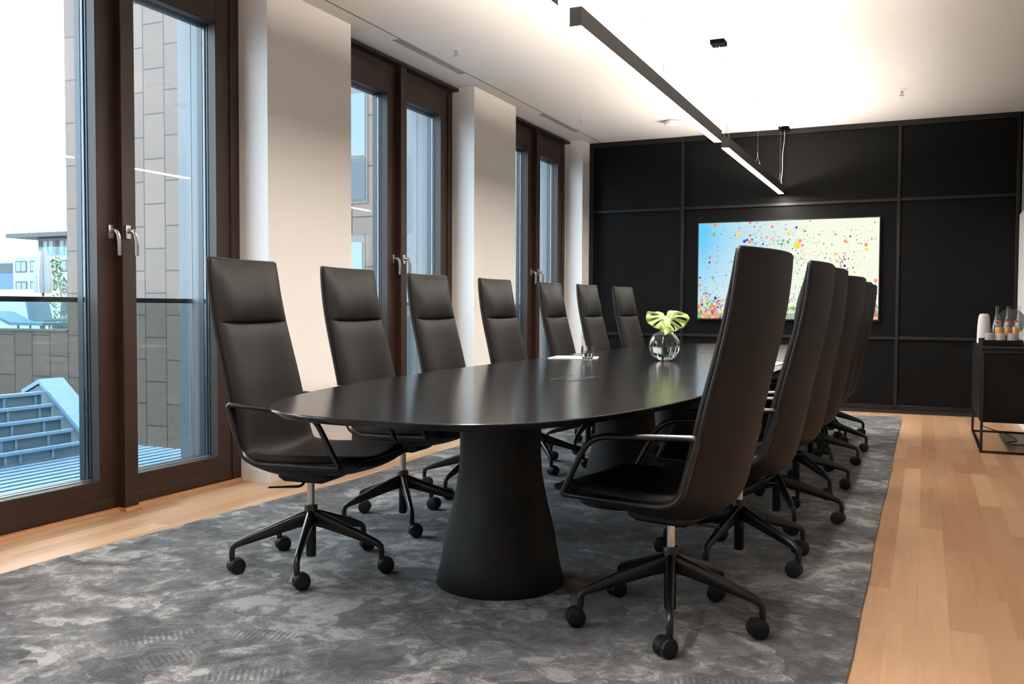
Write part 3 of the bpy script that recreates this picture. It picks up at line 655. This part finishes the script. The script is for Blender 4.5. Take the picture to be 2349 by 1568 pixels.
# ------------------------------------------------------------------ screen on the end wall
def make_screen():
    yw = YW-.055; kk = yw/YW
    x0, x1 = -2.295*kk, -.433*kk; z0, z1 = H+(.957-H)*kk, H+(2.006-H)*kk
    t = thing('wall_screen', 'big flat screen on the black wall showing a sky full of balloons', 'screen', ((x0+x1)/2, yw, z0))
    w, h = (x1-x0)/2, z1-z0; b = .012
    MB().box(-w-b, w+b, .004, .05, -b-.006, h+b).build('screen_body', 'black_plastic', t, bevel=.003)
    bm = bmesh.new(); col = bm.loops.layers.float_color.new('Col')
    rnd = random.Random(11)
    def lerp(a, c, f): return tuple(p+(q-p)*f for p, q in zip(a, c))
    def sky(u, v):
        base = lerp((.16, .62, 1.0), (.97, 1.0, .80), min(1, max(0, (u-.04)/.62))**.75)
        return lerp((.95, 1, .86), base, min(1, .35+.8*v))
    nx, ny = 24, 14
    V = [[bm.verts.new((-w+2*w*i/nx, 0, h*j/ny)) for i in range(nx+1)] for j in range(ny+1)]
    for j in range(ny):
        for i in range(nx):
            f = bm.faces.new((V[j][i], V[j][i+1], V[j+1][i+1], V[j+1][i]))
            for l, (a, c) in zip(f.loops, ((i, j), (i+1, j), (i+1, j+1), (i, j+1))): l[col] = sky(a/nx, c/ny)+(1,)
    cols = [S(c)[:3] for c in ((250, 150, 95), (252, 225, 100), (110, 200, 80), (95, 180, 230), (85, 45, 165), (245, 75, 85), (255, 165, 150), (60, 150, 70), (50, 60, 110), (240, 110, 60), (130, 215, 220))]
    n = [0]
    def blob(u, v, r, c, asp=1.12, tilt=0.):
        n[0] += 1; m = 12 if r > .008 else 7; y = -.0003-.0000012*n[0]
        cx, cz = -w+2*w*u, h*v; ps = []
        for j in range(m):
            a = 2*math.pi*j/m; ex, ez = r*math.cos(a), r*asp*math.sin(a)
            X = cx+ex*math.cos(tilt)-ez*math.sin(tilt); Z = cz+ex*math.sin(tilt)+ez*math.cos(tilt)
            ps.append((max(-w, min(w, X)), y, max(0, min(h, Z))))
        vs = [bm.verts.new(p) for p in ps]
        f = bm.faces.new(vs)
        for j, l in enumerate(f.loops):
            s = math.sin(2*math.pi*j/m); l[col] = lerp(c, (1, 1, .9), .05+.14*s)+(1,)
    # scattered flight of tiny balloons, in drifts
    drifts = [(.1, .72, .09), (.3, .78, .1), (.13, .6, .1), (.47, .84, .1), (.6, .84, .09), (.42, .74, .1), (.85, .55, .08), (.8, .62, .07), (.55, .47, .08), (.55, .6, .1), (.9, .85, .1), (.7, .7, .14), (.15, .42, .1), (.62, .66, .1), (.33, .9, .14)]
    for k in range(760):
        if rnd.random() < .75: dx = rnd.choice(drifts); u, v = rnd.gauss(dx[0], dx[2]*.6), rnd.gauss(dx[1], dx[2]*.55)
        else: u, v = rnd.random(), .25+.75*rnd.random()
        if 0 < u < 1 and 0 < v < 1: blob(u, v, rnd.choice((.0022, .003, .003, .004, .005, .007)), rnd.choice(cols), 1.1, rnd.uniform(-.6, .6))
    # crowded balloons at the foot of the picture
    for k in range(1900):
        q = rnd.random(); v = .36*q**1.5; u = rnd.random(); r = (.0045+.017*(1-q)**1.2)*rnd.uniform(.5, 1.3)
        if v > .16+.1*math.cos(7*u) and rnd.random() < .5: continue
        blob(u, v, r, lerp(rnd.choice(cols[:3]+cols[5:7]+cols), (1, .95, .75), rnd.uniform(0, .25)), 1.15, rnd.uniform(-.7, .7))
    big = [(1272, 465, 38, 1), (1303, 420, 18, 0), (1325, 468, 13, 0), (1350, 318, 14, 2), (1175, 432, 17, 2), (1108, 455, 17, 2), (1125, 418, 14, 3), (705, 425, 17, 4), (733, 412, 14, 4), (762, 430, 17, 0), (640, 352, 24, 1), (367, 352, 19, 2), (378, 247, 25, 0), (327, 588, 15, 0), (318, 648, 12, 4), (1005, 272, 15, 0), (1262, 280, 13, 4), (1180, 345, 20, 1), (1228, 605, 18, 2), (1185, 613, 13, 2), (1768, 424, 17, 0), (1975, 463, 18, 0), (1980, 512, 17, 1), (1765, 686, 14, 4), (1727, 690, 11, 0), (1720, 812, 13, 4), (212, 811, 12, 4), (357, 812, 17, 2), (208, 888, 18, 0), (825, 450, 18, 10), (765, 230, 12, 5), (812, 272, 10, 5), (768, 365, 12, 5), (790, 408, 11, 4), (908, 455, 11, 4), (388, 1025, 17, 4), (370, 1055, 14, 3), (420, 1055, 13, 9), (290, 975, 13, 5), (360, 1165, 24, 5), (335, 1120, 19, 2), (455, 1112, 17, 3), (300, 1080, 15, 2), (260, 980, 14, 2), (1668, 355, 11, 2), (1815, 375, 10, 4), (1565, 600, 10, 3), (2075, 840, 18, 0), (2080, 975, 17, 5), (2065, 1160, 22, 5), (2075, 1020, 15, 2), (650, 285, 8, 5)]
    for X, Y, r, c in big:
        tx = (X-190)/1915; v = 1-(Y-(240-65*tx))/(1002+78*tx); blob(tx, v, r*1.84/1915, cols[c])
    def rect(u0, u1, v0, v1, c):
        n[0] += 1; y = -.0003-.0000012*n[0]
        f = bm.faces.new([bm.verts.new((-w+2*w*u, y, h*v)) for u, v in ((u0, v0), (u1, v0), (u1, v1), (u0, v1))])
        for l in f.loops: l[col] = c+(1,)
    rect(.508, .60, .0, .085, (.62, .82, .62))
    for q in range(3): rect(.512, .60, .006+.018*q, .014+.018*q, (.08, .12, .12))
    for q in range(5): rect(.527+.017*q, .529+.017*q, 0, .055, (.75, .85, .75))
    me = MB(); me.b.free(); me.b = bm; me.build('screen_picture', 'screen_picture', t, smooth=False, keepn=True)
make_screen()
# ------------------------------------------------------------------ sideboard and what stands on it
def sideboard():
    s = thing('sideboard', 'black sideboard on a thin metal frame against the right wall', 'sideboard', (.393, 7.557, 0))
    W, D = .425, 1.315
    MB().box(.008, W-.008, .012, D-.012, .228, .745).build('cabinet_body', 'sideboard_black', s, bevel=.002)
    MB().box(0, W, 0, D, .757, .781).build('top_panel', 'sideboard_black', s, bevel=.002)
    for k in range(3):
        a = .02+k*(D-.04)/3
        d = MB().box(-.004, .008, a+.004, a+(D-.04)/3-.004, .235, .728).build('door', 'sideboard_black', s, bevel=.0015)
        MB().box(-.0045, .004, a+.12, a+(D-.04)/3-.12, .722, .736).build('finger_pull', 'slot_black', d, smooth=False)
    mb = MB(); t = .018
    for x in (0, W-t):
        for y in (0, D-t): mb.box(x, x+t, y, y+t, 0, .757)
        mb.box(x, x+t, t, D-t, 0, t); mb.box(x, x+t, t, D-t, .745, .757)
    for y in (0, D-t): mb.box(t, W-t, y, y+t, 0, t); mb.box(t, W-t, y, y+t, .745, .757)
    mb.build('metal_frame', 'black_metal', s, smooth=False)
sideboard()
ZS = .7812
t = thing('serving_tray', 'black rectangular tray of glasses and bottles on the sideboard', 'tray', (.418, 7.93, ZS))
mb = MB(); mb.box(0, .277, 0, .60, 0, .006)
for a in ((0, .277, 0, .006), (0, .277, .594, .60), (0, .006, .006, .594), (.271, .277, .006, .594)): mb.box(*a, .006, .046)
mb.build('tray_body', 'sideboard_black', t, bevel=.001)
ZT = ZS+.0065
# smart speaker
s = thing('smart_speaker', 'pale grey fabric cylinder speaker on the sideboard, left of the bottles', 'speaker', (.462, 8.66, ZS))
MB().lathe([(.050, .0), (.0525, .006), (.0525, .02), (.0515, .08), (.048, .16), (.043, .215), (.038, .235), (.030, .246), (0, .248)], 40).build('fabric_cover', 'speaker_fabric', s)
MB().lathe([(.046, -.0), (.046, .001), (0, .001)], 30).build('base_foot', 'white_plastic', s)
def cut_tumbler(x, y, label):
    o = MB().lathe([(.0, .092), (.026, .092), (.028, .088), (.033, .0), (.0305, .0), (.0255, .084), (0, .086)], 14, at=(0, 0, 0), capb=False, capt=False).build('tumbler', 'cut_glass', None, angle=12)
    o.location = (x, y, ZT); tag(o, label, 'glass', 'upturned tumblers on the tray')
    return o
tl = ['leftmost upturned cut tumbler in the front row on the tray', 'second upturned cut tumbler from the left in the front row on the tray', 'third upturned cut tumbler from the left in the front row on the tray']
for k in range(3): cut_tumbler(.464+.077*k, 7.976, tl[k])
tl = ['leftmost upturned cut tumbler in the second row on the tray', 'middle upturned cut tumbler in the second row on the tray', 'right upturned cut tumbler in the second row on the tray']
for k in range(3): cut_tumbler(.478+.077*k, 8.062, tl[k])
def juice(x, y, label):
    j = thing('juice_bottle', label, 'bottle', (x, y, ZT), group='small juice bottles on the tray')
    MB().lathe([(.0255, 0), (.027, .004), (.027, .122), (.024, .134), (.0135, .152), (.012, .165), (.013, .168), (.013, .176)], 28).build('bottle_body', 'bottle_glass', j)
    MB().lathe([(0, .004), (.025, .004), (.025, .122), (.022, .134), (.0, .136)], 28, capb=False, capt=False).build('juice_fill', 'orange_juice', j)
    MB().lathe([(.0145, .1765), (.0155, .178), (.0145, .188), (.0, .189)], 24).build('cap', 'red_cap', j)
    p = [(.0274*math.cos(R(a)), .0274*math.sin(R(a))) for a in range(228, 262, 6)]
    mb = MB(); mb.grid([[(px, py, z) for px, py in p] for z in (.04, .07)]); o = mb.build('bottle_label', 'label_black', j)
jl = ['leftmost red capped orange juice bottle in the front bottle row', 'second red capped orange juice bottle in the front bottle row', 'third red capped orange juice bottle in the front bottle row']
for k in range(3): juice(.552+.056*k-.006, 8.18, jl[k])
jl = ['left red capped juice bottle half hidden in the second bottle row', 'right red capped juice bottle half hidden in the second bottle row']
for k in range(2): juice(.545+.058*k, 8.262, jl[k])
def big_bottle(x, y, label):
    j = thing('water_bottle', label, 'bottle', (x, y, ZT), group='tall clear bottles on the tray')
    MB().lathe([(.034, 0), (.0365, .005), (.0365, .115), (.034, .14), (.024, .185), (.0145, .225), (.0125, .25), (.0118, .295), (.0142, .297), (.0142, .304)], 32).build('bottle_body', 'bottle_glass', j)
    MB().lathe([(0, .004), (.033, .004), (.033, .115), (.03, .14), (.021, .183), (0, .184)], 32, capb=False, capt=False).build('water_fill', 'bottle_glass', j)
bl = ['leftmost tall clear water bottle on the tray, next to the speaker', 'middle tall clear water bottle on the tray, in front of the round disc', 'rightmost tall clear water bottle on the tray']
for k in range(3): big_bottle(.548+.079*k-.006, 8.40, bl[k])
dsc = thing('round_disc', 'round smoky grey disc standing behind the clear bottles', 'decoration', (.668, 8.72, ZS))
mb = MB(); b2 = []
for yy, rr in ((-.006, .104), (-.008, .100), (.006, .104)): pass
mb.tube([(0, -.006, .181), (0, .006, .181)], .108, 48); mb.build('disc_plate', 'disc_grey', dsc)
mb = MB(); ring = [(.108*math.cos(R(a)), 0, .181+.108*math.sin(R(a))) for a in range(0, 360, 8)]; mb.tube(ring, .0016, 8, closed=True); mb.build('disc_rim', 'smoky_glass', dsc)
MB().box(-.04, .04, -.03, .03, 0, .012).box(-.012, .012, -.008, .008, .012, .08).build('stand_foot', 'black_metal', dsc, bevel=.002)
c = MB().lathe([(0, 0), (.030, 0), (.032, .004), (.0345, .098), (.0325, .098), (.030, .006), (0, .006)], 36, capb=False, capt=False).build('white_cup', 'white_plastic'); c.location = (.742, 7.93, ZS)
tag(c, 'white cup at the right end of the sideboard beside the tray', 'cup')
cab = MB(); p = cat([(.51, 9.55, .02), (.505, 9.3, .006), (.56, 9.08, .006), (.66, 8.75, .006), (.70, 8.35, .006), (.62, 8.2, .006), (.66, 8.08, .006), (.76, 8.15, .006)], 8)
cab.tube(p, .004, 8); tag(cab.build('power_cable', 'black_plastic'), 'thin black cable lying on the floor under the sideboard', 'cable')
# ------------------------------------------------------------------ outside: neighbouring wing across the light well
YF = 13.0
wing = tag(bpy.data.objects.new('neighbour_wing', None), 'stone clad wing of the building across the light well', 'building'); C.objects.link(wing)
MB().box(-15.70, -4.214, YF, YF+3, -3, 9).build('facade', 'stone_cladding', wing, smooth=False)
par = tag(MB().box(-26, -15.703, YF, YF+.3, -3, .555).build('terrace_parapet', 'stone_cladding', None, smooth=False), 'low stone clad parapet of the terrace left of the wing corner', 'parapet')
MB().box(-26, -15.72, YF-.03, YF+.33, .555, .60).build('coping', 'coping', par, smooth=False)
tag(MB().box(-26, -15.703, YF+.302, YF+8, -.6, .30).build('terrace_deck', 'decking', None, smooth=False), 'pale deck of the terrace behind the stone parapet', 'deck')
def wing_window(x0, x1, z0, zm, z1):
    f = MB().box(x0-.05, x1+.05, YF-.012, YF+.02, z0-.06, z1+.14).build('facade_window', 'coping', wing, smooth=False)
    MB().box(x0, x1, YF-.02, YF-.011, zm+.02, z1).build('upper_pane', 'sky_mirror', f, smooth=False)
    MB().box(x0, x1, YF-.02, YF-.011, z0, zm-.02).build('lower_pane', 'wing_window', f, smooth=False)
wing_window(-9.75, -8.60, 2.88, 3.60, 4.66)
wing_window(-9.60, -8.66, .2, .25, 2.17)
wing_window(-8.1, -7.72, 2.92, 4.3, 4.39)
def louvre(x0, x1, z0, z1):
    l = MB().box(x0, x1, YF-.02, YF+.02, z0, z1).build('louvre_panel', 'louvre_dark', wing, smooth=False)
    mb = MB(); z = z0+.02
    while z < z1-.03: mb.prism([(YF-.02, z+.035), (YF-.07, z), (YF-.075, z+.012), (YF-.02, z+.05)], 'x', x0, x1); z += .072
    mb.build('louvre_blade', 'louvre_blue', l, smooth=False)
louvre(-6.3, -5.35, 2.93, 6.0); louvre(-6.3, -5.35, -.8, 2.20)
MB().box(-5.75, -4.214, YF-.35, YF, -3, 9).build('corner_pier', 'reveal_metal', wing, smooth=False)
# flat roof of the light well with slatted deck and stepped skylight
lw = tag(bpy.data.objects.new('lower_roof', None), 'flat lower roof between the windows and the stone wing', 'roof'); C.objects.link(lw)
MB().box(-26, -4.214, -2, YF, -3.6, -3.0).build('roof_slab', 'flat_roof', lw, smooth=False)
rg = thing('slatted_deck', 'pale blue slatted metal deck outside the nearest window', 'deck', (-5.6, 4, -.34))
mb = MB(); x = -1.42
while x < 1.30: mb.box(x, x+.078, -4.5, 2.6, .026, .04); x += .13
mb.build('slat', 'roof_metal', rg, smooth=False)
mb = MB()
for y in (-3, -1.2, .6, 2.3): mb.box(-1.42, 1.36, y, y+.05, -.119, .0255); mb.box(-1.42, -1.37, y, y+.05, -2.66, -.161); mb.box(1.31, 1.36, y, y+.05, -2.66, -.161)
mb.build('bearer', 'roof_panel', rg, smooth=False)
MB().box(-1.42, 1.36, -4.5, 2.6, -.16, -.12).build('gap_shade_sheet', 'gap_shade', rg, smooth=False)  # dark sheet below the slats, its colour stands in for shade in the gaps
MB().box(-1.38, 1.32, .36, .375, .041, .05).build('slat_clip', 'roof_metal', rg, smooth=False)
sk = thing('stepped_skylight', 'stepped metal skylight with triangular end gable on the lower roof', 'skylight', (-7.05, 6.0, -.34))
for i in range(5):
    X, Z = -.0-.13*i, .13+.11*i
    b_ = MB().box(X-.035, X+.02, -6, -.02, Z+.0, Z+.03).build('skylight_beam', 'roof_metal', sk, bevel=.004)
    MB().box(X-.022, X-.01, -6, -.03, Z-.105, Z).build('riser_panel', 'roof_panel', b_, smooth=False)
    mb = MB(); y = -.35+.06*i
    k = 0
    while y > -6: mb.box(X-.012, X+.004, y, y+.022, Z-.105, Z); y -= (.32, .14, .16)[k % 3]; k += 1
    mb.build('riser_rib', 'roof_metal', b_, smooth=False)
MB().box(.0, .012, -6, .0, .0, .06).build('skylight_kerb', 'roof_panel', sk, smooth=False)
mb = MB(); mb.prism([(-.60, .67), (-.60, .71), (.02, .20), (.02, .15)], 'y', .0, .27); mb.prism([(-.60, .67), (-.60, .71), (-.84, .60), (-.84, .56)], 'y', .0, .27)
mb.build('gable_cap', 'roof_metal', sk, smooth=False)
mb = MB(); mb.prism([(-.60, .66), (.0, .15), (0, -2.66), (-.9, -2.66), (-.84, .55)], 'y', .02, .10); mb.build('gable_web', 'roof_panel', sk, smooth=False)
# terrace beyond the parapet
tb = thing('terrace_balustrade', 'frameless glass balustrade on the terrace parapet outside', 'balustrade', (-20.8, YF+.12, .601))
MB().box(-5.2, 5.07, 0, .015, 0, .56).build('glass_panel', 'terrace_glass', tb, smooth=False); MB().box(-5.2, 5.07, -.004, .02, .56, .575).build('top_cap', 'grey_metal', tb, smooth=False)
def parasol():
    p = thing('closed_parasol', 'closed white parasol standing on the terrace outside', 'parasol', (-18.8, 14.9, .301))
    MB().cyl((0, 0, 0), (0, 0, 1.9), .03, 10).build('pole', 'house_dark', p)
    mb = MB(); n = 24; rows = []
    for z, r in ((1.08, .15), (1.25, .175), (1.6, .16), (1.85, .125), (2.06, .08)):
        rows.append([(r*(1+.22*math.cos(6*2*math.pi*j/n))*math.cos(2*math.pi*j/n), r*(1+.22*math.cos(6*2*math.pi*j/n))*math.sin(2*math.pi*j/n), z) for j in range(n+1)])
    mb.grid(rows); mb.build('canopy', 'fabric_white', p); MB().cyl((0, 0, 0), (0, 0, .08), .22, 20).build('base', 'house_dark', p)
parasol()
lo = thing('sun_lounger', 'grey sun lounger on the terrace outside, behind the glass balustrade', 'lounger', (-18.6, 13.66, .301))
MB().prism([(-.05, .62), (.0, .66), (.72, .42), (1.7, .42), (1.7, .36), (.68, .36)], 'y', -.3, .3).build('lounger_cushion', 'lounger_grey', lo, smooth=False)
for x in (.2, 1.6):
    for y in (-.28, .25): MB().box(x, x+.04, y, y+.03, 0, .37).build('leg', 'house_dark', lo, smooth=False)
ch = thing('terrace_chair', 'grey garden armchair on the terrace outside, behind the parasol pole', 'chair', (-18.05, 14.36, .301))
MB().prism([(-.32, .95), (-.26, .97), (-.12, .48), (.3, .48), (.3, .42), (-.18, .42)], 'y', -.28, .28).build('seat', 'lounger_grey', ch, smooth=False)
for x in (-.2, .25):
    for y in (-.26, .23): MB().box(x, x+.03, y, y+.03, 0, .43).build('leg', 'house_dark', ch, smooth=False)
pl = thing('terrace_shrub', 'slender leafy shrub on the terrace outside, next to the wing corner', 'shrub', (-19.6, 16.0, .301))
MB().tube([(0, 0, .3), (.05, .02, .9), (-.1, 0, 1.8)], .015, 6).build('stem', 'plant_green', pl)
mb = MB(); rnd = random.Random(3)
for k in range(260):
    z = rnd.uniform(.35, 2.0); r = .42*(1.25-z/2)*rnd.random()**.5; a = rnd.uniform(0, 6.28); px, py = r*math.cos(a)-.1*(z/1.8), r*math.sin(a); s_ = rnd.uniform(.03, .07)
    d1 = Vector((rnd.uniform(-1, 1), rnd.uniform(-1, 1), rnd.uniform(-.5, 1))).normalized()*s_; d2 = d1.orthogonal().normalized()*s_*.45; c0 = Vector((px, py, z))
    mb.b.faces.new([mb.b.verts.new(c0-d1), mb.b.verts.new(c0+d2), mb.b.verts.new(c0+d1), mb.b.verts.new(c0-d2)])
mb.build('foliage', 'plant_green', pl, smooth=False); MB().lathe([(.16, 0), (.2, .36), (.18, .36)], 20).build('planter', 'house_dark', pl)
# houses far behind
def house():
    h = tag(bpy.data.objects.new('distant_house', None), 'white flat roofed apartment house far behind the terrace', 'building'); C.objects.link(h)
    y = 40
    MB().box(-53.2, -44, y, y+8, -8, 4.25).build('lower_storeys', 'house_white', h, smooth=False)
    MB().box(-52.4, -44, y+1.2, y+8, 4.25, 5.45).build('penthouse', 'house_white', h, smooth=False)
    MB().box(-53.6, -44, y-.2, y+8, 5.45, 5.72).build('roof', 'house_dark', h, smooth=False)
    MB().box(-53.2, -44, y-.02, y+.02, 4.25, 4.8).build('balcony_glass', 'terrace_glass', h, smooth=False)
    for i in range(16): MB().box(-52.3+.5*i, -52.0+.5*i, y+1.17, y+1.2, 4.4, 5.3).build('pane' if i % 4 else 'pane', 'house_dark' if i % 4 == 3 or i == 0 else 'house_glass', h, smooth=False)
    for z in (3.25, 1.95, .65):
        for i in range(6):
            x = -52.95+1.35*i; w = MB().box(x, x+1.05, y-.02, y+.01, z, z+.72).build('window', 'house_dark', h, smooth=False)
            MB().box(x+.07, x+.5, y-.03, y-.019, z+.07, z+.65).box(x+.56, x+.98, y-.03, y-.019, z+.07, z+.65).build('pane', 'house_glass', w, smooth=False)
    b_ = tag(bpy.data.objects.new('distant_house', None), 'low pale blue building left of the white apartment house', 'building'); C.objects.link(b_)
    MB().box(-62, -53.7, y+1, y+8, -8, 3.9).build('lower_storeys', 'house_blue', b_, smooth=False); MB().box(-62, -53.65, y+.9, y+8, 3.9, 4.1).build('roof', 'house_white', b_, smooth=False)
    MB().box(-62, -53.8, y+.97, y+1, 3.3, 3.8).build('window', 'house_dark', b_, smooth=False)
    g = tag(bpy.data.objects.new('terrace_wall', None), 'pale flat wall block on the far side of the terrace outside', 'wall'); C.objects.link(g)
    MB().box(-60, -42.0, 34, 34.4, -6, 2.0).build('wall_face', 'terrace_white', g, smooth=False)
house()
